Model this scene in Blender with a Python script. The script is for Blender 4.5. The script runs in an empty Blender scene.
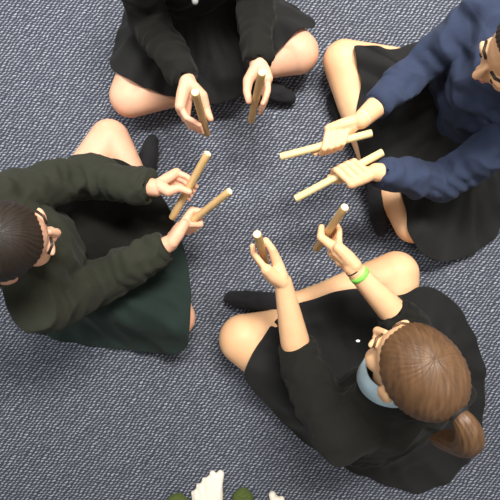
import bpy, bmesh, math, random
from mathutils import Vector, Matrix, noise
random.seed(4)
S = bpy.context.scene
COL = S.collection
F, H = 433.0, 1.5
V = Vector

def P(u, v, z):
    """world point at height z that the overhead camera (0,0,1.5) sees at photo position u,v"""
    k = (H - z) / F
    return V(((u - 250) * k, (250 - v) * k, z))

# ------------------------------------------------------------------ materials
def mat(name):
    m = bpy.data.materials.new(name); m.use_nodes = True
    nt = m.node_tree; b = nt.nodes['Principled BSDF']
    return m, nt, b

def N(nt, t, **kw):
    n = nt.nodes.new(t)
    for k, v in kw.items(): setattr(n, k, v)
    return n

def math_node(nt, op, a, b=None):
    n = N(nt, 'ShaderNodeMath', operation=op)
    for i, x in enumerate((a, b)):
        if x is None: continue
        if isinstance(x, (int, float)): n.inputs[i].default_value = x
        else: nt.links.new(x, n.inputs[i])
    return n.outputs[0]

def mix_col(nt, fac, a, b):
    n = N(nt, 'ShaderNodeMix', data_type='RGBA')
    if isinstance(fac, (int, float)): n.inputs[0].default_value = fac
    else: nt.links.new(fac, n.inputs[0])
    for i, x in ((6, a), (7, b)):
        if isinstance(x, tuple): n.inputs[i].default_value = (*x, 1)
        else: nt.links.new(x, n.inputs[i])
    return n.outputs[2]

def fabric(name, c1, c2, scale=260, bump=.25, sheen=.04, rough=.9):
    m, nt, b = mat(name)
    tc = N(nt, 'ShaderNodeTexCoord')
    n1 = N(nt, 'ShaderNodeTexNoise'); n1.inputs['Scale'].default_value = scale; n1.inputs['Detail'].default_value = 3
    n2 = N(nt, 'ShaderNodeTexNoise'); n2.inputs['Scale'].default_value = 7
    for n in (n1, n2): nt.links.new(tc.outputs['Object'], n.inputs['Vector'])
    f = math_node(nt, 'MULTIPLY_ADD', n2.outputs[0], .5)
    f.node.inputs[2].default_value = 0
    f2 = math_node(nt, 'ADD', f, math_node(nt, 'MULTIPLY', n1.outputs[0], .5))
    nt.links.new(mix_col(nt, f2, c1, c2), b.inputs['Base Color'])
    bp = N(nt, 'ShaderNodeBump'); bp.inputs['Strength'].default_value = bump; bp.inputs['Distance'].default_value = .002
    nt.links.new(n1.outputs[0], bp.inputs['Height']); nt.links.new(bp.outputs[0], b.inputs['Normal'])
    b.inputs['Roughness'].default_value = rough
    b.inputs['Sheen Weight'].default_value = sheen
    b.inputs['Sheen Roughness'].default_value = .5
    b.inputs['Specular IOR Level'].default_value = .2
    return m

def skin_mat(name, c1, c2):
    m, nt, b = mat(name)
    tc = N(nt, 'ShaderNodeTexCoord')
    n1 = N(nt, 'ShaderNodeTexNoise'); n1.inputs['Scale'].default_value = 14; n1.inputs['Detail'].default_value = 4
    n2 = N(nt, 'ShaderNodeTexNoise'); n2.inputs['Scale'].default_value = 350
    for n in (n1, n2): nt.links.new(tc.outputs['Object'], n.inputs['Vector'])
    r = N(nt, 'ShaderNodeMapRange'); nt.links.new(n1.outputs[0], r.inputs[0])
    r.inputs[1].default_value = .35; r.inputs[2].default_value = .65
    nt.links.new(mix_col(nt, r.outputs[0], c1, c2), b.inputs['Base Color'])
    bp = N(nt, 'ShaderNodeBump'); bp.inputs['Strength'].default_value = .08; bp.inputs['Distance'].default_value = .001
    nt.links.new(n2.outputs[0], bp.inputs['Height']); nt.links.new(bp.outputs[0], b.inputs['Normal'])
    b.inputs['Roughness'].default_value = .5
    b.inputs['Subsurface Weight'].default_value = .12
    b.inputs['Subsurface Radius'].default_value = (.01, .004, .002)
    b.inputs['Subsurface Scale'].default_value = .6
    b.inputs['Specular IOR Level'].default_value = .35
    return m

def wood_mat(name, c1, c2):
    m, nt, b = mat(name)
    tc = N(nt, 'ShaderNodeTexCoord')
    mp = N(nt, 'ShaderNodeMapping'); mp.inputs['Scale'].default_value = (120, 120, 6)
    nt.links.new(tc.outputs['Object'], mp.inputs[0])
    n1 = N(nt, 'ShaderNodeTexNoise'); n1.inputs['Scale'].default_value = 1.6; n1.inputs['Detail'].default_value = 5
    nt.links.new(mp.outputs[0], n1.inputs['Vector'])
    r = N(nt, 'ShaderNodeMapRange'); nt.links.new(n1.outputs[0], r.inputs[0])
    r.inputs[1].default_value = .3; r.inputs[2].default_value = .7
    nt.links.new(mix_col(nt, r.outputs[0], c1, c2), b.inputs['Base Color'])
    bp = N(nt, 'ShaderNodeBump'); bp.inputs['Strength'].default_value = .15; bp.inputs['Distance'].default_value = .001
    nt.links.new(n1.outputs[0], bp.inputs['Height']); nt.links.new(bp.outputs[0], b.inputs['Normal'])
    b.inputs['Roughness'].default_value = .55
    return m

def hair_mat(name, c1, c2):
    m, nt, b = mat(name)
    tc = N(nt, 'ShaderNodeTexCoord')
    mp = N(nt, 'ShaderNodeMapping'); mp.inputs['Scale'].default_value = (90, 14, 30)
    nt.links.new(tc.outputs['Object'], mp.inputs[0])
    n1 = N(nt, 'ShaderNodeTexNoise'); n1.inputs['Scale'].default_value = 1.5; n1.inputs['Detail'].default_value = 5
    nt.links.new(mp.outputs[0], n1.inputs['Vector'])
    nt.links.new(mix_col(nt, n1.outputs[0], c1, c2), b.inputs['Base Color'])
    bp = N(nt, 'ShaderNodeBump'); bp.inputs['Strength'].default_value = .6; bp.inputs['Distance'].default_value = .003
    nt.links.new(n1.outputs[0], bp.inputs['Height']); nt.links.new(bp.outputs[0], b.inputs['Normal'])
    b.inputs['Roughness'].default_value = .45
    return m

def plain(name, c, rough=.5):
    m, nt, b = mat(name)
    n1 = N(nt, 'ShaderNodeTexNoise'); n1.inputs['Scale'].default_value = 60
    d = tuple(x * .85 for x in c)
    nt.links.new(mix_col(nt, n1.outputs[0], d, c), b.inputs['Base Color'])
    b.inputs['Roughness'].default_value = rough
    return m

def carpet_mat():
    m, nt, b = mat('carpet')
    tc = N(nt, 'ShaderNodeTexCoord')
    nz = N(nt, 'ShaderNodeTexNoise'); nz.inputs['Scale'].default_value = 30; nz.inputs['Detail'].default_value = 2
    nt.links.new(tc.outputs['Object'], nz.inputs['Vector'])
    vm = N(nt, 'ShaderNodeVectorMath', operation='MULTIPLY_ADD')
    nt.links.new(nz.outputs['Color'], vm.inputs[0]); vm.inputs[1].default_value = (.019, .017, 0)
    nt.links.new(tc.outputs['Object'], vm.inputs[2])
    mp = N(nt, 'ShaderNodeMapping'); mp.inputs['Rotation'].default_value = (0, 0, math.radians(4))
    nt.links.new(vm.outputs[0], mp.inputs[0])
    sx = N(nt, 'ShaderNodeSeparateXYZ'); nt.links.new(mp.outputs[0], sx.inputs[0])
    v = math_node(nt, 'DIVIDE', sx.outputs[1], .0098)
    row = math_node(nt, 'FLOOR', v)
    fv = math_node(nt, 'SUBTRACT', math_node(nt, 'FRACT', v), .5)
    u = math_node(nt, 'ADD', math_node(nt, 'DIVIDE', sx.outputs[0], .0148), math_node(nt, 'MULTIPLY', row, -.43))
    cell = math_node(nt, 'FLOOR', u)
    fu = math_node(nt, 'SUBTRACT', math_node(nt, 'FRACT', u), .5)
    # slanted fleck
    fv2 = math_node(nt, 'ADD', fv, math_node(nt, 'MULTIPLY', fu, -.7))
    d = math_node(nt, 'ADD', math_node(nt, 'MULTIPLY', math_node(nt, 'MULTIPLY', fu, fu), 4.2),
                  math_node(nt, 'MULTIPLY', math_node(nt, 'MULTIPLY', fv2, fv2), 9.0))
    mr = N(nt, 'ShaderNodeMapRange', interpolation_type='SMOOTHSTEP'); nt.links.new(d, mr.inputs[0])
    mr.inputs[1].default_value = .95; mr.inputs[2].default_value = .08
    cx = N(nt, 'ShaderNodeCombineXYZ'); nt.links.new(cell, cx.inputs[0]); nt.links.new(row, cx.inputs[1])
    wn = N(nt, 'ShaderNodeTexWhiteNoise'); nt.links.new(cx.outputs[0], wn.inputs['Vector'])
    amp = math_node(nt, 'ADD', math_node(nt, 'MULTIPLY', wn.outputs['Value'], .55), .45)
    fib = N(nt, 'ShaderNodeTexNoise'); fib.inputs['Scale'].default_value = 300; fib.inputs['Detail'].default_value = 2
    nt.links.new(tc.outputs['Object'], fib.inputs['Vector'])
    fa = math_node(nt, 'ADD', math_node(nt, 'MULTIPLY', fib.outputs[0], 1.3), .4)
    fac = math_node(nt, 'MULTIPLY', math_node(nt, 'MULTIPLY', mr.outputs[0], amp), fa)
    big = N(nt, 'ShaderNodeTexNoise'); big.inputs['Scale'].default_value = 2.5
    nt.links.new(tc.outputs['Object'], big.inputs['Vector'])
    base = mix_col(nt, big.outputs[0], (.043, .048, .068), (.059, .064, .083))
    nt.links.new(mix_col(nt, fac, base, (.39, .41, .46)), b.inputs['Base Color'])
    bp = N(nt, 'ShaderNodeBump'); bp.inputs['Strength'].default_value = .5; bp.inputs['Distance'].default_value = .003
    nt.links.new(fac, bp.inputs['Height']); nt.links.new(bp.outputs[0], b.inputs['Normal'])
    b.inputs['Roughness'].default_value = .95; b.inputs['Specular IOR Level'].default_value = .1
    return m

SKIN = skin_mat('skin_warm', (.76, .41, .26), (.82, .48, .32))
SKIN_C = skin_mat('skin_tan', (.82, .47, .25), (.86, .53, .30))
SKIN_E = skin_mat('skin_pale', (.90, .80, .66), (.94, .84, .72))
BLACK = fabric('black_knit', (.006, .006, .005), (.013, .013, .010))
BLACK2 = fabric('black_skirt_cloth', (.010, .010, .010), (.018, .018, .017), 400)
GREEN = fabric('bottle_green_cloth', (.012, .022, .019), (.02, .033, .028), 400)
OLIVE = fabric('dark_olive_fleece', (.018, .020, .013), (.035, .037, .025), 180)
NAVY = fabric('navy_sweatshirt', (.022, .032, .065), (.04, .052, .095), 200)
SOCK = fabric('black_sock', (.008, .008, .009), (.02, .02, .022), 500)
BLUE = fabric('light_blue_cotton', (.42, .58, .66), (.50, .65, .72), 500)
OLIVE2 = fabric('olive_beanbag_cloth', (.06, .085, .02), (.10, .13, .035), 300, .4)
WHITE_S = fabric('grey_shirt', (.3, .3, .3), (.4, .4, .4))
LIME = plain('lime_silicone', (.28, .80, .12), .4)
BLK_E = plain('black_elastic', (.01, .01, .01), .7)
STRING = plain('pale_string', (.85, .7, .5), .8)
WHITE = plain('white_plastic', (.85, .85, .85), .35)
IRIS = plain('dark_iris', (.02, .012, .008), .2)
LIP = plain('lip', (.62, .25, .2), .5)
HAIR_D = hair_mat('brown_hair', (.035, .016, .007), (.20, .10, .042))
HAIR_K = hair_mat('dark_hair', (.008, .006, .005), (.035, .022, .014))
WOOD_Y = wood_mat('pale_yellow_wood', (.68, .52, .24), (.82, .68, .38))
WOOD_T = wood_mat('tan_wood', (.56, .35, .14), (.72, .50, .24))
WOOD_END = wood_mat('cut_wood_end', (.88, .80, .56), (.94, .88, .68))
NAIL = plain('nail', (.9, .68, .58), .3)

# ------------------------------------------------------------------ mesh helpers
def link(name, me, m, parent=None, smooth=True):
    o = bpy.data.objects.new(name, me); COL.objects.link(o)
    if m:
        for mm in (m if isinstance(m, (list, tuple)) else [m]): me.materials.append(mm)
    if smooth:
        for p in me.polygons: p.use_smooth = True
    if parent: o.parent = parent
    return o

def obj(name, bm, m, parent=None, smooth=True):
    bmesh.ops.recalc_face_normals(bm, faces=bm.faces)
    me = bpy.data.meshes.new(name); bm.to_mesh(me); bm.free()
    return link(name, me, m, parent, smooth)

def frame_along(t, side=None):
    t = t.normalized()
    a = side if side is not None else V((0, 0, 1))
    if abs(t.dot(a.normalized())) > .98: a = V((1, 0, 0)) if abs(t.x) < .9 else V((0, 1, 0))
    x = (a - t * a.dot(t)).normalized()
    return x, t.cross(x).normalized()

def loft(bm, pts, radii, side=None, seg=20, closed_caps=True):
    """closed tube through pts; radii = r or (r_side, r_other)"""
    rings = []
    n = len(pts)
    for i, p in enumerate(pts):
        t = (pts[min(i + 1, n - 1)] - pts[max(i - 1, 0)])
        x, y = frame_along(t, side)
        r = radii[i]; ra, rb = (r if isinstance(r, tuple) else (r, r))
        rings.append([bm.verts.new(p + x * ra * math.cos(2 * math.pi * k / seg) + y * rb * math.sin(2 * math.pi * k / seg)) for k in range(seg)])
    for a, b in zip(rings, rings[1:]):
        for k in range(seg):
            bm.faces.new((a[k], a[(k + 1) % seg], b[(k + 1) % seg], b[k]))
    if closed_caps:
        bm.faces.new(rings[0]); bm.faces.new(rings[-1])
    return rings

def ell(bm, c, r, rot=None, sub=3):
    if not isinstance(r, (tuple, list)): r = (r, r, r)
    g = bmesh.ops.create_icosphere(bm, subdivisions=sub, radius=1)
    M = Matrix.Translation(c) @ (rot.to_4x4() if rot else Matrix.Identity(4)) @ Matrix.Diagonal((*r, 1))
    bmesh.ops.transform(bm, matrix=M, verts=g['verts'])

def limb(bm, pts, rs, sub=2):
    for i in range(len(pts) - 1):
        loft(bm, [pts[i], pts[i + 1]], [rs[i], rs[i + 1]], seg=48 if rs[i] > .028 else 20)
    for p, r in zip(pts, rs): ell(bm, p, r, sub=4 if r > .028 else 3)

def remesh(name, bm, voxel, smooth_it, m, parent=None, wrinkle=None, factor=.5):
    bmesh.ops.recalc_face_normals(bm, faces=bm.faces)
    me = bpy.data.meshes.new('tmp'); bm.to_mesh(me); bm.free()
    t = bpy.data.objects.new('tmp', me); COL.objects.link(t)
    r = t.modifiers.new('r', 'REMESH'); r.mode = 'VOXEL'; r.voxel_size = voxel
    s = t.modifiers.new('s', 'SMOOTH'); s.factor = factor; s.iterations = smooth_it
    dg = bpy.context.evaluated_depsgraph_get()
    me2 = bpy.data.meshes.new_from_object(t.evaluated_get(dg))
    bpy.data.objects.remove(t); bpy.data.meshes.remove(me)
    me2.name = name
    if wrinkle:
        ns = [v.normal.copy() for v in me2.vertices]
        for v, nn in zip(me2.vertices, ns): v.co += nn * wrinkle(v.co)
    me2.materials.clear()
    return link(name, me2, m, parent)

def quadfold(amp, sc, seed=0):
    def f(c):
        q = V((c.x * sc + seed, c.y * sc, c.z * sc * 1.2))
        a = noise.noise(q); b = noise.noise(q * 2.3 + V((5, 5, 5)))
        ridge = (1 - abs(noise.noise(q * .8 + V((9, 1, 3)))) * 3)
        return amp * (a * .9 + b * .45 + max(ridge, -.5) * 1.3)
    return f

def person_root(name, loc, label, group=None):
    o = bpy.data.objects.new(name, None); COL.objects.link(o); o.location = loc
    o['label'] = label; o['category'] = 'person'; o.empty_display_size = .1
    return o

def fix_parent(root):
    """meshes are written in world coordinates: move their origins to the root"""
    bpy.context.view_layer.update()
    inv = Matrix.Translation(-root.location)
    done = set()
    def rec(o):
        for ch in o.children:
            if ch.data and ch.data not in done and not ch.get('local'):
                ch.data.transform(inv); done.add(ch.data)
            rec(ch)
    rec(root)

# ------------------------------------------------------------------ hands
def hand(bm, W, G, a, ks, fore, thumb_up=.026, sc=1.08, reach=1.0, tip_extra=0.0, rs=.0102, kout=0.0, pinch=False, fat=1.0, tight=1.0):
    """hand rooted at wrist W closing round a stick (point G, axis a towards the struck end).
    ks: side of the stick on which the knuckles lie. index finger towards +a."""
    a = a.normalized()
    ks = (ks - a * ks.dot(a)).normalized()
    f = (G - W); f = f - a * f.dot(a) - ks * f.dot(ks); f = f.normalized()
    rf = [.0084, .0087, .0084, .0074]
    al = (W - G).dot(a)
    ln = [1.0, 1.08, 1.0, .82]
    knuckles = []
    for k in range(4):
        s = (.023 - .0158 * k) * sc
        R = rs + rf[k]
        base = G + a * s
        L = ln[k]
        K = base + ks * (R + .006 + kout) - f * (.026 * L + .004) * reach + a * al * .35
        Q = base + ks * (R * .75 + kout * .5) + f * (R * .85) + f * .004 * L + a * al * .08
        D = base - ks * (R * .55) + f * (R * .9)
        T = base - ks * (R * .95) - f * (R * .25 + tip_extra)
        if pinch:
            K = base + ks * (.025 + kout) * tight - f * .056 * L + a * al * .35
            Q = base + ks * max(R + .003, (.029 + kout) * tight) - f * .024 * L + a * al * .1
            D = base + ks * (R + .006) - f * .004
            T = base + ks * (R * .98) + f * .013
        for p, q, r0, r1 in ((K, Q, rf[k] * 1.12, rf[k]), (Q, D, rf[k], rf[k] * .93), (D, T, rf[k] * .93, rf[k] * .82)):
            limb(bm, [p, q], [r0, r1])
        knuckles.append(K)
        Wk = W + a * (.011 - .0075 * k) * sc + ks * .003
        mid = (Wk + K) * .5 + ks * .002
        limb(bm, [Wk, mid, K], [.0155 * fat, .0150 * fat, .0122 * fat * (1.05 if k < 3 else .95)])
    # palm pad
    c = (W + (knuckles[1] + knuckles[2]) * .5) * .5 - ks * .006
    limb(bm, [W * .75 + G * .25 - ks * .004, c - a * .012], [.015, .014])
    # thumb
    ks_ = -ks
    tb = W + a * .012 + ks_ * .004 + (G - W) * .12
    tm = W * .52 + (G + a * thumb_up * .8) * .48 + ks_ * .019 + a * .006
    R = rs + .0085
    tp = G + a * thumb_up + ks_ * (R + .002) - f * .014
    tt = G + a * (thumb_up + .014) + ks_ * (R * .93) + f * .004
    if pinch:
        tm = W * .5 + G * .5 + ks_ * .024 * tight + a * .010
        tp = G + a * thumb_up * .7 + ks_ * (R + .007 * tight ** 2) - f * .018
        tt = G + a * (thumb_up * .7 + .004) + ks_ * (R * .98) + f * .010
    limb(bm, [tb, tm, tp, tt], [.0175, .0145, .0110, .0088])
    # wrist / forearm start
    limb(bm, [fore, W], [.0285, .0235])

# ------------------------------------------------------------------ head
def head_basis(fwd, up):
    y = fwd.normalized(); x = y.cross(up).normalized(); z = x.cross(y).normalized()
    return Matrix((x, y, z)).transposed()     # local x=right(of viewer), y=forward, z=up

def add_head(bm, c, B, sc=1.0):
    g = lambda x, y, z: c + B @ V((x * sc, y * sc, z * sc))
    ell(bm, g(0, -.008, .028), (.071 * sc, .089 * sc, .082 * sc), B)
    ell(bm, g(0, .028, -.03), (.056 * sc, .060 * sc, .066 * sc), B)
    ell(bm, g(0, .056, -.078), (.026 * sc, .024 * sc, .020 * sc), B)
    for s in (-1, 1):
        ell(bm, g(s * .034, .050, -.034), (.026 * sc, .028 * sc, .028 * sc), B)
        ell(bm, g(s * .074, -.012, -.006), (.0095 * sc, .018 * sc, .029 * sc), B)
        ell(bm, g(s * .030, .076, .021), (.022 * sc, .010 * sc, .008 * sc), B)
    limb(bm, [g(0, .082, .010), g(0, .098, -.022)], [.007 * sc, .0105 * sc])
    for s in (-1, 1): ell(bm, g(s * .010, .090, -.026), .0075 * sc)
    ell(bm, g(0, .083, -.052), (.021 * sc, .009 * sc, .006 * sc), B)

def head_parts(root, body, c, B, hairm, sc=1.0, style='pony', drop=None):
    g = lambda x, y, z: c + B @ V((x * sc, y * sc, z * sc))
    for s in (-1, 1):
        bm = bmesh.new(); ell(bm, g(s * .029, .075, .004), (.0135 * sc, .0095 * sc, .0085 * sc), B)
        e = obj('eye', bm, WHITE, body)
        bm = bmesh.new(); ell(bm, g(s * .029, .0825, .004), (.0062 * sc, .003 * sc, .0062 * sc), B)
        obj('iris', bm, IRIS, body)
        bm = bmesh.new(); loft(bm, [g(s * .014, .0815, .026), g(s * .03, .0805, .031), g(s * .046, .069, .026)], [.0030 * sc] * 3, seg=8)
        obj('eyebrow', bm, hairm, body)
    bm = bmesh.new()
    ell(bm, g(0, .0895, -.049), (.019 * sc, .006 * sc, .0038 * sc), B); ell(bm, g(0, .0885, -.057), (.016 * sc, .006 * sc, .0045 * sc), B)
    obj('lips', bm, LIP, body)
    # hair cap: from crown down to a hairline that depends on azimuth
    bm = bmesh.new(); nphi, nth = 160, 34
    grid = []
    C0 = V((0, -.012, .030)); R = V((.079, .097, .091))
    for i in range(nphi):
        ph = 2 * math.pi * i / nphi                         # 0 = front
        fr = (1 + math.cos(ph)) / 2
        lim = math.radians(124 - 64 * fr ** 2.2 - (10 if style != 'bob' else -6) * math.exp(-((abs(math.sin(ph)) - 1) ** 2) * 14))
        colv = []
        for j in range(nth + 1):
            th = lim * j / nth
            gr = 1 + .010 * math.sin(ph * 42 + 3 * math.sin(th * 5)) * (.3 + j / nth) + .012 * noise.noise(V((ph * 7, th * 2, 1))) 
            edge = 1 - .09 * max(0, (j - nth + 3) / 3)
            d = V((math.sin(th) * math.sin(ph), math.sin(th) * math.cos(ph), math.cos(th)))
            q = V((C0.x + d.x * R.x * gr * edge, C0.y + d.y * R.y * gr * edge, C0.z + d.z * R.z * gr * edge))
            colv.append(bm.verts.new(g(*q)))
        grid.append(colv)
    for i in range(nphi):
        A, Bc = grid[i], grid[(i + 1) % nphi]
        for j in range(nth):
            bm.faces.new((A[j], Bc[j], Bc[j + 1], A[j + 1]))
    bmesh.ops.remove_doubles(bm, verts=bm.verts, dist=.00005)
    h = obj('hair', bm, hairm, body)
    so = h.modifiers.new('s', 'SOLIDIFY'); so.thickness = .010 * sc; so.offset = -1
    if style == 'pony':
        bm = bmesh.new()
        pts = [g(0, -.095, .045), g(0, -.125, .052), g(0, -.150, .025), g(.006, -.160, -.03), g(.008, -.150, -.09), g(.004, -.140, -.14), g(0, -.137, -.165)]
        rr = [.016, .022, .028, .030, .026, .017, .004]
        rings = loft(bm, pts, [r * sc for r in rr], seg=28)
        for ring in rings:
            cc = sum((v.co for v in ring), V()) / len(ring)
            for k, v in enumerate(ring):
                if k % 2: v.co = cc + (v.co - cc) * .90
        pt = obj('ponytail', bm, hairm, h)
        ss = pt.modifiers.new('s', 'SUBSURF'); ss.levels = ss.render_levels = 2
        bm = bmesh.new(); loft(bm, [g(0, -.098, .047), g(0, -.110, .051)], [.0195 * sc, .0195 * sc], seg=24)
        obj('hair_tie', bm, BLK_E, h)

# ------------------------------------------------------------------ clothes
def skirt(name, poly, center, legs, m, root, lift=.006, folds=22, amp=.009, extra=()):
    """cloth over the legs: relaxed membrane kept above the leg volumes"""
    def top(x, y):
        z = .008
        for (p0, p1, r0, r1) in legs:
            d = V((p1.x - p0.x, p1.y - p0.y)); L2 = d.length_squared
            t = 0 if L2 == 0 else max(0, min(1, ((x - p0.x) * d.x + (y - p0.y) * d.y) / L2))
            cxp = p0.x + d.x * t; cyp = p0.y + d.y * t; r = r0 + (r1 - r0) * t + lift
            dd = math.hypot(x - cxp, y - cyp)
            if dd < r: z = max(z, p0.z + (p1.z - p0.z) * t + math.sqrt(r * r - dd * dd))
        return z
    # resample the hem
    n = len(poly); NB, NR = 132, 34
    def cr(p0, p1, p2, p3, t):
        return .5 * ((2 * p1) + (p2 - p0) * t + (2 * p0 - 5 * p1 + 4 * p2 - p3) * t * t + (3 * p1 - p0 - 3 * p2 + p3) * t ** 3)
    pp = [V((a, b)) for a, b in poly]
    dense = []
    for i in range(n):
        for k in range(20): dense.append(cr(pp[i - 1], pp[i], pp[(i + 1) % n], pp[(i + 2) % n], k / 20))
    L = [0]
    for i in range(len(dense)): L.append(L[-1] + (dense[(i + 1) % len(dense)] - dense[i]).length)
    hem = []; j = 0
    for k in range(NB):
        s = L[-1] * k / NB
        while L[j + 1] < s: j += 1
        hem.append(dense[j].lerp(dense[(j + 1) % len(dense)], (s - L[j]) / max(1e-6, L[j + 1] - L[j])))
    hw = []
    for q in hem:
        z = .1
        for _ in range(12):
            w = P(q.x, q.y, z); z = z * .6 + .4 * max(.02, top(w.x, w.y))
        hw.append(P(q.x, q.y, z))
    c = center
    for hem_pass in range(4):
     xy = [[(c.x + (w.x - c.x) * (r / NR), c.y + (w.y - c.y) * (r / NR)) for r in range(NR + 1)] for w in hw]
     T = [[top(*xy[i][r]) for r in range(NR + 1)] for i in range(NB)]
     Z = [row[:] for row in T]
     for it in range(140 if hem_pass == 3 else 60):
         Z2 = [row[:] for row in Z]
         cz = sum(Z[i][1] for i in range(NB)) / NB
         for i in range(NB):
             for r in range(NR + 1):
                 if r == 0: Z2[i][0] = max(cz, T[i][0]); continue
                 a = Z[i - 1][r] + Z[(i + 1) % NB][r]
                 if r < NR: v = (a + Z[i][r - 1] + Z[i][r + 1]) / 4 - .0003
                 else: v = (a + Z[i][r - 1]) / 3 - .0012
                 Z2[i][r] = max(v, T[i][r])
         Z = Z2
     if hem_pass < 3: hw = [P(hem[i].x, hem[i].y, sum(Z[(i + q) % NB][NR] for q in (-3, -2, -1, 0, 1, 2, 3)) / 7 + .006) for i in range(NB)]
     if hem_pass < 3:
      for _ in range(2): hw = [(hw[i - 1] + hw[i] * 2 + hw[(i + 1) % NB]) / 4 for i in range(NB)]
    bm = bmesh.new()
    cv = bm.verts.new((c.x, c.y, Z[0][0]))
    vs = []
    for i in range(NB):
        row = []
        for r in range(1, NR + 1):
            x, y = xy[i][r]
            w = (r / NR) ** 1.3
            fo = math.sin(2 * math.pi * folds * i / NB + 1.5 * noise.noise(V((x * 6, y * 6, 0)))) * amp * w
            fo += noise.noise(V((x * 16, y * 16, 3))) * .008 + (1 - 3.5 * abs(noise.noise(V((x * 8, y * 8, 8))))) * .007
            row.append(bm.verts.new((x, y, max(.006, Z[i][r] + max(fo, -.004) + .003))))
        vs.append(row)
    for i in range(NB):
        A, B2 = vs[i], vs[(i + 1) % NB]
        bm.faces.new((cv, A[0], B2[0]))
        for r in range(NR - 1): bm.faces.new((A[r], A[r + 1], B2[r + 1], B2[r]))
    o = obj(name, bm, m, root)
    if sum(p.normal.z for p in o.data.polygons) < 0: o.data.flip_normals()
    so = o.modifiers.new('s', 'SOLIDIFY'); so.thickness = .004; so.offset = 1
    ss = o.modifiers.new('u', 'SUBSURF'); ss.levels = ss.render_levels = 1
    return o

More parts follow.
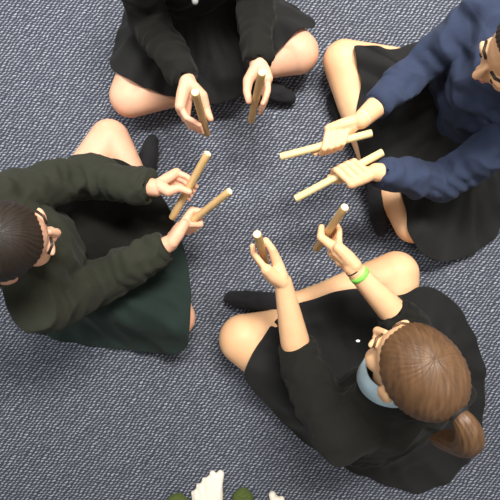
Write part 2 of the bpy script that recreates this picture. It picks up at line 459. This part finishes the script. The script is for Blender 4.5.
def sitter(spec):
    root = person_root('person', V((spec['hip'].x, spec['hip'].y, 0)), spec['label'])
    hip, chest, fw = spec['hip'], spec['chest'], spec['face'].normalized()
    up = V((0, 0, 1)); rt = V((fw.y, -fw.x, 0)); hup = spec.get('up', up)
    spine = (chest - hip)
    # ---- body
    bm = bmesh.new()
    tor = [hip - up * .03, hip + spine * .12, hip + spine * .4, hip + spine * .72, chest, chest + spine.normalized() * .055]
    loft(bm, tor, [(.125, .085), (.14, .10), (.115, .083), (.125, .085), (.135, .08), (.06, .05)], side=rt, seg=32)
    ell(bm, hip, (.13, .11, .09), Matrix((rt, fw, up)).transposed())
    neck = spec['neck']; hc = spec['head']; B = head_basis(spec['look'], hup)
    limb(bm, [chest + spine.normalized() * .03, neck, hc - B @ V((0, .012, .02))], [.05, .042, .042])
    add_head(bm, hc, B)
    legs = []
    for lg in spec['legs']:
        hj = hip + rt * lg['s'] * .078 - up * .005
        k, an, toe = lg['knee'], lg['ankle'], lg['toe']; rk = lg.get('rk', .06)
        limb(bm, [hj, hj.lerp(k, .5), k], [.082, .076, rk])
        calf = k.lerp(an, .32) + V((0, 0, -.002))
        limb(bm, [k, calf, k.lerp(an, .7), an], [rk, lg.get('rc', .050), .037, .030])
        ball = an.lerp(toe, .68)
        limb(bm, [an, an - (toe - an).normalized() * .035 - up * .006], [.029, .026])
        limb(bm, [an, ball, toe], [.029, .029, .018])
        legs += [(hj, k, .082, rk), (k, calf, rk, .05), (calf, an, .05, .032)]
    for ar in spec['arms']:
        sh, el, W = ar['sh'], ar['el'], ar['W']
        limb(bm, [sh, el, el.lerp(W, .25), W], [.044, .040, .040, .0235])
        hand(bm, W, ar['G'], ar['a'], ar['ks'], el.lerp(W, .75), **ar.get('kw', {}))
    body = remesh('body', bm, .0026, 5, spec['skin'], root)
    head_parts(root, body, hc, B, spec['hair'])
    # ---- skirt
    sk = skirt('skirt', spec['skirt'], V((hip.x, hip.y, 0)) + fw * .03, legs + [(hip + up * .02, hip + up * .021 + fw * .02, .125, .12)], spec['skirt_m'], root, **spec.get('skirt_kw', {}))
    if 'lap' in spec:
        skirt('shirt_hem', spec['lap'], V((hip.x, hip.y, 0)) + fw * .05, legs + [(hip + up * .02, hip + up * .021 + fw * .02, .125, .12)], BLACK, root, lift=.024, folds=12, amp=.004)
    # ---- sweater
    bm = bmesh.new()
    tor2 = [hip + spine * .10, hip + spine * .22, hip + spine * .45, hip + spine * .75, chest + spine * .03, chest.lerp(neck, .75)]
    ft = spec.get('fat', 1.0)
    loft(bm, tor2, [(.158 * ft, .125 * ft), (.152 * ft, .118 * ft), (.135 * ft, .103 * ft), (.145 * ft, .105 * ft), (.14, .095), (.066, .060)], side=rt, seg=40)
    for ar in spec['arms']:
        sh, el, W = ar['sh'], ar['el'], ar['W']
        r = ar.get('r', (.056, .050, .037))
        end = el.lerp(W, ar.get('cover', .93))
        ell(bm, sh, r[0]); loft(bm, [chest + (sh - chest) * .3, sh], [.075, r[0]], seg=24)
        loft(bm, [sh, sh.lerp(el, .5), el], [r[0], (r[0] + r[1]) / 2, r[1]], seg=24); ell(bm, el, r[1])
        loft(bm, [el, el.lerp(end, .5), end], [r[1], r[1] * .55 + r[2] * .5, r[2]], seg=24)
    fold = quadfold(spec.get('wr', .0065), 15, spec.get('seed', 0))
    arms = spec['arms']
    def wr(cc):
        d = fold(cc)
        for ar in arms:
            for p0, p1 in ((ar['sh'], ar['el']), (ar['el'], ar['W'])):
                ax = p1 - p0; t = (cc - p0).dot(ax) / ax.length_squared
                if 0 < t < 1.02 and ((cc - p0) - ax * t).length < .09:
                    d += .0034 * math.sin(t * ax.length * 165 + 5 * noise.noise(cc * 12)) * (.4 + noise.noise(cc * 9))
                    return d
        return d
    sw = remesh(spec['top_name'], bm, .0048, 4, spec['top_m'], root, wrinkle=wr)
    for ar in spec['arms']:
        el, W = ar['el'], ar['W']; r = ar.get('r', (.056, .050, .037)); cv = ar.get('cover', .93)
        e = el.lerp(W, cv); dr = (W - el).normalized()
        bm = bmesh.new()
        loft(bm, [e - dr * .016, e - dr * .013, e + dr * .004, e + dr * .007, e + dr * .002], [r[2] * .98, r[2] * 1.07, r[2] * 1.03, r[2] * .93, r[2] * .8], seg=28)
        obj('cuff', bm, spec['top_m'], sw)
    # ---- socks
    for lg in spec['legs']:
        an, toe, k = lg['ankle'], lg['toe'], lg['knee']
        bm = bmesh.new(); ball = an.lerp(toe, .68)
        limb(bm, [an, an - (toe - an).normalized() * .035 - up * .006], [.033, .030])
        limb(bm, [an, ball, toe], [.033, .033, .022]); limb(bm, [an, an.lerp(k, lg.get('sock', .16))], [.034, .037])
        remesh('sock', bm, .0045, 4, SOCK, root, wrinkle=quadfold(.0015, 40))
    return root, body, sw, B

def ring_around(name, c, axis, r, t, w, m, parent, seg=40):
    """band of radius r, thickness t, width w"""
    bm = bmesh.new(); ax = axis.normalized(); x, y = frame_along(ax)
    prof = [(r, -w / 2), (r + t, -w / 2 * .8), (r + t, w / 2 * .8), (r, w / 2)]
    rows = []
    for k in range(seg):
        an = 2 * math.pi * k / seg; d = x * math.cos(an) + y * math.sin(an)
        rows.append([bm.verts.new(c + d * a + ax * b) for a, b in prof])
    for k in range(seg):
        A, B = rows[k], rows[(k + 1) % seg]
        for j in range(4): bm.faces.new((A[j], A[(j + 1) % 4], B[(j + 1) % 4], B[j]))
    return obj(name, bm, m, parent)

# ------------------------------------------------------------------ sticks
def stick(p0, p1, m, label):
    """p0 = held end, p1 = struck end"""
    L = (p1 - p0).length; r = .0102
    bm = bmesh.new(); seg = 36
    prof = [(0, 0), (r - .0022, 0), (r - .0006, .0008), (r, .0028)]
    zs = [i / 12 for i in range(1, 12)]
    prof += [(r * (1 + .012 * noise.noise(V((z * 5, L, 0)))), .0028 + z * (L - .0056)) for z in zs]
    prof += [(r, L - .0028), (r - .0006, L - .0008), (r - .0022, L), (0, L)]
    rings = []
    for rr, z in prof:
        if rr == 0: rings.append([bm.verts.new((0, 0, z))])
        else: rings.append([bm.verts.new((rr * math.cos(2 * math.pi * k / seg), rr * math.sin(2 * math.pi * k / seg), z)) for k in range(seg)])
    for a, b in zip(rings, rings[1:]):
        for k in range(seg):
            k2 = (k + 1) % seg
            if len(a) == 1: f = bm.faces.new((a[0], b[k2], b[k])); f.material_index = 1
            elif len(b) == 1: f = bm.faces.new((a[k], a[k2], b[0])); f.material_index = 1
            else: bm.faces.new((a[k], a[k2], b[k2], b[k]))
    o = obj('rhythm_stick', bm, [m, WOOD_END])
    o.location = p0
    o.rotation_mode = 'QUATERNION'; o.rotation_quaternion = (p1 - p0).to_track_quat('Z', 'Y')
    o['label'] = label; o['category'] = 'rhythm stick'; o['group'] = 'wooden rhythm sticks held by the seated children'
    return o

ST = {
 'A1': (P(207, 134, .225), P(195, 92, .47), WOOD_T, 'upright tan rhythm stick, left one of the two held by the child at the top'),
 'A2': (P(251, 121, .225), P(262, 72, .47), WOOD_T, 'upright tan rhythm stick, right one of the two held by the child at the top'),
 'B1': (P(172, 218, .25), P(208, 153, .40), WOOD_T, 'steeper upper tan rhythm stick held by the child in the dark olive jacket'),
 'B2': (P(178, 232, .20), P(230, 191, .36), WOOD_T, 'lower slanting tan rhythm stick in the fist of the child in the dark olive jacket'),
 'C1': (P(372, 133, .36), P(280, 157, .33), WOOD_Y, 'upper pale yellow rhythm stick lying nearly level in the hand with the string bracelet'),
 'C2': (P(383, 152, .38), P(295, 199, .33), WOOD_Y, 'lower pale yellow rhythm stick held level by the navy sleeved child'),
 'D1': (P(266, 262, .26), P(257, 234, .50), WOOD_T, 'upright light wooden rhythm stick in the bottom child\'s hand without a wristband'),
 'D2': (P(316, 249, .24), P(345, 207, .46), WOOD_T, 'light wooden rhythm stick in the hand wearing the lime green wristband'),
}
for k, (a, b, m, l) in ST.items(): stick(a, b, m, l)
def grip(k, t):
    a, b = ST[k][0], ST[k][1]
    return dict(G=a.lerp(b, t), a=(b - a))

# ------------------------------------------------------------------ the four children
# A: top
fA = V((.265, -.964, 0))
A = dict(label='person in black long sleeved sweater sitting cross-legged at the top, both sticks upright',
  hip=V((-.17, .82, .11)), chest=V((-.15, .78, .42)), face=fA, neck=V((-.145, .765, .51)), head=V((-.135, .73, .635)), look=V((.2, -.85, -.45)),
  skin=SKIN, hair=HAIR_K, top_name='sweater', top_m=BLACK, skirt_m=BLACK2, seed=2,
  legs=[dict(s=1, knee=P(130, 97, .115), ankle=P(246, 82, .055), toe=P(290, 98, .035), rk=.064),
        dict(s=-1, knee=P(298, 53, .115), ankle=P(222, 78, .11), toe=P(180, 84, .07), rk=.066)],
  arms=[dict(sh=V((-.285, .745, .455)), el=P(149, 20, .27), W=P(188, 83, .335), ks=V((-.8, -.6, 0)), **grip('A1', .34), r=(.058, .054, .036), cover=.94, kw=dict(kout=.006, pinch=True, fat=1.15, thumb_up=.01)),
        dict(sh=V((-.015, .815, .455)), el=P(256, 0, .27), W=P(258, 65, .335), ks=V((1, -.1, 0)), **grip('A2', .42), r=(.058, .052, .036), cover=.96, kw=dict(kout=.0, pinch=True, fat=1.1))],
  skirt=[(127, 10), (118, 42), (111, 68), (121, 76), (148, 89), (178, 99), (207, 105), (234, 100), (250, 88), (262, 74), (277, 53), (297, 33), (318, 28), (300, 16), (272, -4), (240, -40), (180, -50), (140, -35)])
# B: left
B_ = dict(label='person in dark olive jacket and bottle green skirt sitting cross-legged at the left',
  hip=V((-.61, -.03, .11)), chest=V((-.55, 0, .42)), face=V((.94, .35, 0)), neck=V((-.525, .005, .515)), head=V((-.49, .015, .635)), look=V((.85, .25, -.45)),
  skin=SKIN, hair=HAIR_K, top_name='jacket', top_m=OLIVE, skirt_m=GREEN, seed=7, wr=.006,
  legs=[dict(s=-1, knee=P(110, 139, .115), ankle=P(158, 222, .075), toe=P(166, 268, .04), rk=.062, rc=.052),
        dict(s=1, knee=P(176, 318, .115), ankle=P(139, 192, .045), toe=P(152, 141, .032), rk=.062)],
  arms=[dict(sh=V((-.6, .125, .455)), el=P(86, 176, .27), W=P(156, 188, .325), ks=V((.33, .51, -.78)), **grip('B1', .42), r=(.060, .058, .042), cover=.90, kw=dict(kout=.004, pinch=True)),
        dict(sh=V((-.5, -.14, .455)), el=P(93, 285, .27), W=P(170, 243, .275), ks=V((.45, -.5, .8)), **grip('B2', .27), r=(.062, .062, .043), cover=.92, kw=dict(fat=1.2))],
  lap=[(112, 158), (138, 170), (161, 195), (174, 222), (176, 244), (150, 262), (115, 282), (80, 300), (40, 300), (20, 250), (40, 190), (80, 165)],
  skirt=[(112, 160), (140, 172), (163, 197), (177, 225), (187, 258), (191, 292), (190, 325), (186, 350), (150, 351), (105, 347), (60, 340), (20, 320), (2, 260), (18, 200), (50, 168), (82, 158)])
# C: right
C_ = dict(label='person in navy sweatshirt and black skirt sitting at the right holding two level sticks',
  hip=V((.675, .455, .11)), chest=V((.62, .43, .42)), face=V((-.92, -.39, 0)), neck=V((.60, .42, .515)), head=V((.56, .405, .635)), look=V((-.85, -.35, -.4)),
  skin=SKIN_C, hair=HAIR_K, top_name='sweatshirt', top_m=NAVY, skirt_m=BLACK2, seed=11,
  legs=[dict(s=1, knee=P(343, 61, .115), ankle=P(377, 188, .085), toe=P(381, 230, .045), rk=.064, rc=.054, sock=.12),
        dict(s=-1, knee=P(414, 224, .115), ankle=P(352, 128, .045), toe=P(333, 98, .03), rk=.062)],
  arms=[dict(sh=V((.565, .565, .455)), el=P(415, 72, .31), W=P(361, 120, .37), ks=V((.1, .45, .9)), **grip('C1', .46), r=(.056, .050, .036), cover=.72),
        dict(sh=V((.675, .30, .455)), el=P(440, 183, .30), W=P(376, 172, .375), ks=V((.1, -.25, 1)), **grip('C2', .42), r=(.056, .050, .036), cover=.92)],
  skirt=[(352, 44), (356, 62), (361, 85), (356, 110), (356, 138), (364, 166), (378, 188), (396, 182), (404, 205), (412, 245), (445, 262), (500, 230), (535, 120), (515, 40), (455, 30), (400, 50), (375, 47)])
# D: bottom right
D_ = dict(label='person with brown hair in black sweater sitting at bottom right, lime green wristband on',
  hip=V((.375, -.53, .11)), chest=V((.345, -.39, .42)), face=V((-.38, .92, 0)), neck=V((.322, -.282, .52)), head=V((.320, -.236, .64)), look=V((-.50, .74, -.42)), up=V((.24, .0, 1)), fat=1.12,
  skin=SKIN_C, hair=HAIR_D, top_name='sweater', top_m=BLACK, skirt_m=BLACK2, seed=17,
  legs=[dict(s=-1, knee=P(244, 339, .12), ankle=P(338, 306, .05), toe=P(378, 293, .035), rk=.080, rc=.060),
        dict(s=1, knee=P(396, 273, .12), ankle=P(288, 304, .075), toe=P(230, 298, .032), rk=.07, rc=.055, sock=.03)],
  arms=[dict(sh=V((.205, -.445, .455)), el=P(298, 357, .29), W=P(283, 282, .365), ks=V((-.9, -.45, .1)), **grip('D1', .50), r=(.062, .058, .044), cover=.10, kw=dict(pinch=True, fat=1.2, tight=.6)),
        dict(sh=V((.47, -.345, .455)), el=P(408, 328, .30), W=P(352, 267, .365), ks=V((.75, .2, .4)), **grip('D2', .44), r=(.062, .058, .046), cover=.30, kw=dict(pinch=True, fat=1.2, thumb_up=.008, tight=.7))],
  skirt=[(243, 373), (257, 345), (274, 322), (292, 306), (318, 297), (345, 289), (372, 289), (394, 296), (425, 285), (460, 310), (485, 370), (475, 450), (425, 492), (350, 470), (302, 437), (272, 408), (252, 388)])

roots = []
for sp in (A, B_, C_, D_):
    root, body, top_o, HB = sitter(sp)
    sp.update(root=root, body=body, top=top_o, B=HB)
    roots.append(root)

# small worn things
# white button on the front of the top child's sweater
c = P(195, 1, .33)
bm = bmesh.new(); ell(bm, c, (.009, .009, .009)); obj('button', bm, WHITE, A['top'])
# bracelet of C, wristband + hair tie of D
def on_arm(ar, t): return ar['el'].lerp(ar['W'], t), (ar['W'] - ar['el'])
c, ax = on_arm(C_['arms'][0], .97); ring_around('string_bracelet', c, ax, .0225, .0018, .004, STRING, C_['body'])
c, ax = on_arm(D_['arms'][1], .88); ring_around('wristband', c, ax, .0245, .003, .017, LIME, D_['body'])
c, ax = on_arm(D_['arms'][1], .97); ring_around('hair_elastic', c, ax, .0222, .0022, .005, BLK_E, D_['body'])
# light blue collar of D
def collar(spec):
    nb = spec['neck'] - V((0, 0, .005)); ax = (spec['neck'] - spec['chest']).normalized()
    bm = bmesh.new(); x = spec['face'].normalized(); x = (x - ax * x.dot(ax)).normalized(); y = ax.cross(x)
    rows = []
    n = 56
    for k in range(n + 1):
        a = math.radians(16) + (2 * math.pi - math.radians(32)) * k / n
        d = x * math.cos(a) + y * math.sin(a)
        front = .5 + .5 * math.cos(a)
        prof = [(.056, -.004), (.055, .020), (.058, .028), (.064, .022), (.077, -.008 - .02 * front), (.074, -.010 - .02 * front), (.062, .008)]
        rows.append([bm.verts.new(nb + d * p + ax * q) for p, q in prof])
    for A_, B2 in zip(rows, rows[1:]):
        for j in range(len(A_)): bm.faces.new((A_[j], A_[(j + 1) % len(A_)], B2[(j + 1) % len(A_)], B2[j]))
    bm.faces.new(rows[0]); bm.faces.new(rows[-1])
    o = obj('collar', bm, BLUE, spec['root'])
    return o
collar(D_)
# tiny white mark on D's sweater front
bm = bmesh.new(); c = P(358, 341, .30)
ell(bm, c, (.006, .004, .003)); obj('white_badge', bm, WHITE, D_['top'])

# ------------------------------------------------------------------ standing adult at the bottom edge (feet in view)
def standing():
    root = person_root('person', V((-.01, -.97, 0)), 'person standing at the bottom edge, only the pale bare toes in view')
    bm = bmesh.new()
    feet = []
    def foot(toes, heel, ankle):
        for (u, v, z, r) in toes:
            t = P(u, v, z); back = t + (heel - t) * .30
            limb(bm, [t, t.lerp(back, .5), back], [r, r * 1.0, r * 1.5])
        tt = [P(*q[:3]) for q in toes]; tt = [q + (heel - q).normalized() * .0085 for q in tt]
        limb(bm, tt, [q[3] * .95 for q in toes])
        for q0, q1 in zip(tt, tt[1:]):
            qm = (q0 + q1) / 2 + V((0, 0, .003)); limb(bm, [qm, qm + (heel - qm) * .07, qm + (heel - qm) * .3], [.0115, .0145, .021])
        hb = bmesh.new()
        for q in tt:
            ell(hb, q + (heel - q).normalized() * .006 + V((0, 0, .001)), .0115, sub=2); ell(hb, q + (heel - q) * .35 + V((0, 0, .006)), .018, sub=2)
        me_h = bpy.data.meshes.new('h'); r_ = bmesh.ops.convex_hull(hb, input=hb.verts)
        bmesh.ops.delete(hb, geom=list(set(g for g in r_['geom_interior'] if isinstance(g, bmesh.types.BMVert))), context='VERTS')
        bmesh.ops.delete(hb, geom=[f for f in hb.faces if f not in set(g for g in r_['geom'] if isinstance(g, bmesh.types.BMFace))], context='FACES')
        hb.to_mesh(me_h); hb.free(); bm.from_mesh(me_h); bpy.data.meshes.remove(me_h)
        big, lit = P(*toes[0][:3]), P(*toes[-1][:3])
        b0 = big + (heel - big) * .33; b1 = lit + (heel - lit) * .25
        mid = (b0 + b1) / 2
        limb(bm, [b0, heel], [.021, .026]); limb(bm, [b1, heel], [.018, .026]); limb(bm, [mid + V((0, 0, .006)), ankle], [.024, .034])
        limb(bm, [heel, ankle], [.028, .034])
    a1 = V((-.135, -.975, .085)); h1 = V((-.137, -1.005, .028))
    foot([(220.5, 474, .014, .0135), (212.5, 473.5, .012, .0108), (204.5, 480, .011, .0098), (198.5, 486, .011, .0092), (193.5, 493, .010, .009)], h1, a1)
    a2 = V((.125, -1.03, .085)); h2 = V((.127, -1.06, .028))
    foot([(272.5, 495, .014, .0135), (281.5, 499, .012, .0105), (288, 503.5, .011, .0098), (294, 509, .011, .0092), (299, 516, .010, .009)], h2, a2)
    hips = V((0, -1.06, .90)); chest = V((0, -1.08, 1.28)); hc = V((0, -1.02, 1.56))
    for an, s in ((a1, -1), (a2, 1)):
        limb(bm, [an, V((s * .12, -1.03, .30)), V((s * .105, -1.03, .48)), hips + V((s * .09, 0, -.03))], [.036, .055, .058, .085])
    rt = V((1, 0, 0))
    loft(bm, [hips, V((0, -1.06, 1.05)), chest, chest + V((0, 0, .12)), chest + V((0, .01, .17))], [(.16, .11), (.135, .10), (.165, .11), (.15, .08), (.06, .055)], side=rt, seg=32)
    Bm = head_basis(V((0, 1, -.35)), V((0, 0, 1)))
    limb(bm, [chest + V((0, .01, .12)), hc - V((0, .02, .05))], [.055, .05]); add_head(bm, hc, Bm, 1.08)
    arms = []
    for s in (-1, 1):
        sh = chest + V((s * .17, 0, .09)); el = V((s * .25, -1.12, 1.10)); W = V((s * .255, -1.05, .86))
        limb(bm, [sh, el, el.lerp(W, .3), W], [.048, .038, .038, .026]); arms.append((sh, el, W))
        for k in range(4):
            y = -1.025 - k * .017
            limb(bm, [W, V((s * .262, y, .79)), V((s * .258, y, .745)), V((s * .25, y, .71 + .008 * abs(k - 1.3)))], [.015, .0115, .009, .0075])
        limb(bm, [W, V((s * .245, -1.01, .82)), V((s * .238, -1.0, .775))], [.015, .012, .0085])
    body = remesh('body', bm, .0030, 4, SKIN_E, root)
    head_parts(root, body, hc, Bm, HAIR_K, 1.08)
    bm = bmesh.new()
    for an, s in ((a1, -1), (a2, 1)):
        loft(bm, [V((an.x, an.y - .02, .16)), V((s * .12, -1.04, .30)), V((s * .105, -1.04, .5)), hips + V((s * .085, 0, -.04))], [.065, .07, .078, .105], seg=28)
    loft(bm, [hips - V((0, 0, .10)), hips, hips + V((0, 0, .12))], [(.17, .125), (.175, .13), (.15, .115)], side=rt, seg=36)
    remesh('trousers', bm, .007, 4, BLACK2, root, wrinkle=quadfold(.006, 12))
    bm = bmesh.new()
    loft(bm, [hips + V((0, 0, .02)), V((0, -1.06, 1.05)), chest, chest + V((0, 0, .12)), chest + V((0, .01, .16))], [(.185, .14), (.16, .125), (.185, .13), (.165, .095), (.08, .07)], side=rt, seg=36)
    for sh, el, W in arms:
        ell(bm, sh, .064); loft(bm, [sh, el, el.lerp(W, .9)], [.066, .062, .052], seg=24)
    remesh('shirt', bm, .007, 4, WHITE_S, root, wrinkle=quadfold(.005, 14, 3))
    return root
roots.append(standing())
for r in roots: fix_parent(r)

# toe nails would be under a pixel; leave them to the skin
# ------------------------------------------------------------------ beanbags on the carpet at the bottom edge
def beanbag(u, v, r, label):
    c = P(u, v, .02)
    bm = bmesh.new(); g = bmesh.ops.create_icosphere(bm, subdivisions=5, radius=1)
    for q in g['verts']:
        d = q.co.copy(); az = math.atan2(d.y, d.x)
        sq = 1 + .05 * math.cos(4 * az)
        z = .6 * math.copysign(abs(d.z) ** .8, d.z) * (1 + .10 * noise.noise(d * 3 + c * 9))
        q.co = V((d.x * r * sq, d.y * r * sq, z * r * .95 + .004 * noise.noise(d * 7)))
    zmin = min(q.co.z for q in bm.verts)
    for q in bm.verts: q.co.z -= zmin
    o = obj('beanbag', bm, OLIVE2); o.location = (c.x, c.y, 0.0)
    bm = bmesh.new(); zz = -zmin
    n = 48; rows = []
    for k in range(n):
        a = 2 * math.pi * k / n; rr = r * (1 + .05 * math.cos(4 * a)) * 1.0
        rows.append([bm.verts.new((math.cos(a) * (rr + dx), math.sin(a) * (rr + dx), zz + dz)) for dx, dz in ((-.002, .0015), (.003, 0), (-.002, -.0015))])
    for k in range(n):
        A_, B2 = rows[k], rows[(k + 1) % n]
        for j in range(3): bm.faces.new((A_[j], A_[(j + 1) % 3], B2[(j + 1) % 3], B2[j]))
    obj('seam', bm, OLIVE2, o)
    o['label'] = label; o['category'] = 'beanbag'; o['group'] = 'olive green beanbags at the bottom edge'
beanbag(243, 498, .032, 'olive green beanbag on the carpet between the two pale bare feet')
beanbag(178, 506, .045, 'olive green beanbag cut by the bottom edge, left of both bare feet')

# ------------------------------------------------------------------ floor
bm = bmesh.new()
bmesh.ops.create_grid(bm, x_segments=8, y_segments=8, size=3.2)
fl = obj('floor', bm, carpet_mat(), smooth=False); fl['kind'] = 'structure'
so = fl.modifiers.new('s', 'SOLIDIFY'); so.thickness = .02; so.offset = -1

PAINT = plain('painted_plaster', (.78, .77, .74), .8)
def slab(name, c, size):
    bm = bmesh.new(); bmesh.ops.create_cube(bm, size=1)
    bmesh.ops.transform(bm, matrix=Matrix.Translation(c) @ Matrix.Diagonal((*size, 1)), verts=bm.verts)
    o = obj(name, bm, PAINT, smooth=False); o['kind'] = 'structure'; return o
slab('wall_left', V((-3.25, 0, 1.35)), (.1, 6.6, 2.7)); slab('wall_right', V((3.25, 0, 1.35)), (.1, 6.6, 2.7))
slab('wall_back', V((0, 3.25, 1.35)), (6.4, .1, 2.7)); slab('wall_front', V((0, -3.25, 1.35)), (6.4, .1, 2.7))
slab('ceiling', V((0, 0, 2.75)), (6.6, 6.6, .1))
# ------------------------------------------------------------------ light and camera
def area(name, loc, size, sizey, power, col, target=None):
    l = bpy.data.lights.new(name, 'AREA'); l.shape = 'RECTANGLE'; l.size = size; l.size_y = sizey; l.energy = power; l.color = col
    o = bpy.data.objects.new(name, l); COL.objects.link(o); o.location = loc
    if target is not None: o.rotation_euler = (V(target) - V(loc)).to_track_quat('-Z', 'Y').to_euler()
    return o
area('ceiling_light', (.40, 1.15, 2.66), 1.2, .5, 74, (1.0, .97, .92))
area('ceiling_light', (1.2, -.9, 2.66), 1.2, .3, 8, (1.0, .98, .95))
area('ceiling_light', (-1.5, .9, 2.66), 1.2, .3, 20, (.96, .98, 1.0))
w = bpy.data.worlds.new('World'); S.world = w; w.use_nodes = True
w.node_tree.nodes['Background'].inputs[0].default_value = (.93, .96, 1, 1)
w.node_tree.nodes['Background'].inputs[1].default_value = .45

cam = bpy.data.cameras.new('Camera'); co = bpy.data.objects.new('Camera', cam); COL.objects.link(co)
co.location = (0, 0, H); co.rotation_euler = (0, 0, 0)
cam.sensor_width = 36; cam.sensor_fit = 'HORIZONTAL'; cam.lens = F / 500 * 36; cam.clip_start = .02
S.camera = co
S.view_settings.view_transform = 'Standard'; S.view_settings.look = 'None'
S.view_settings.gamma = 1; S.view_settings.use_curve_mapping = False
S.view_settings.exposure = 0.85
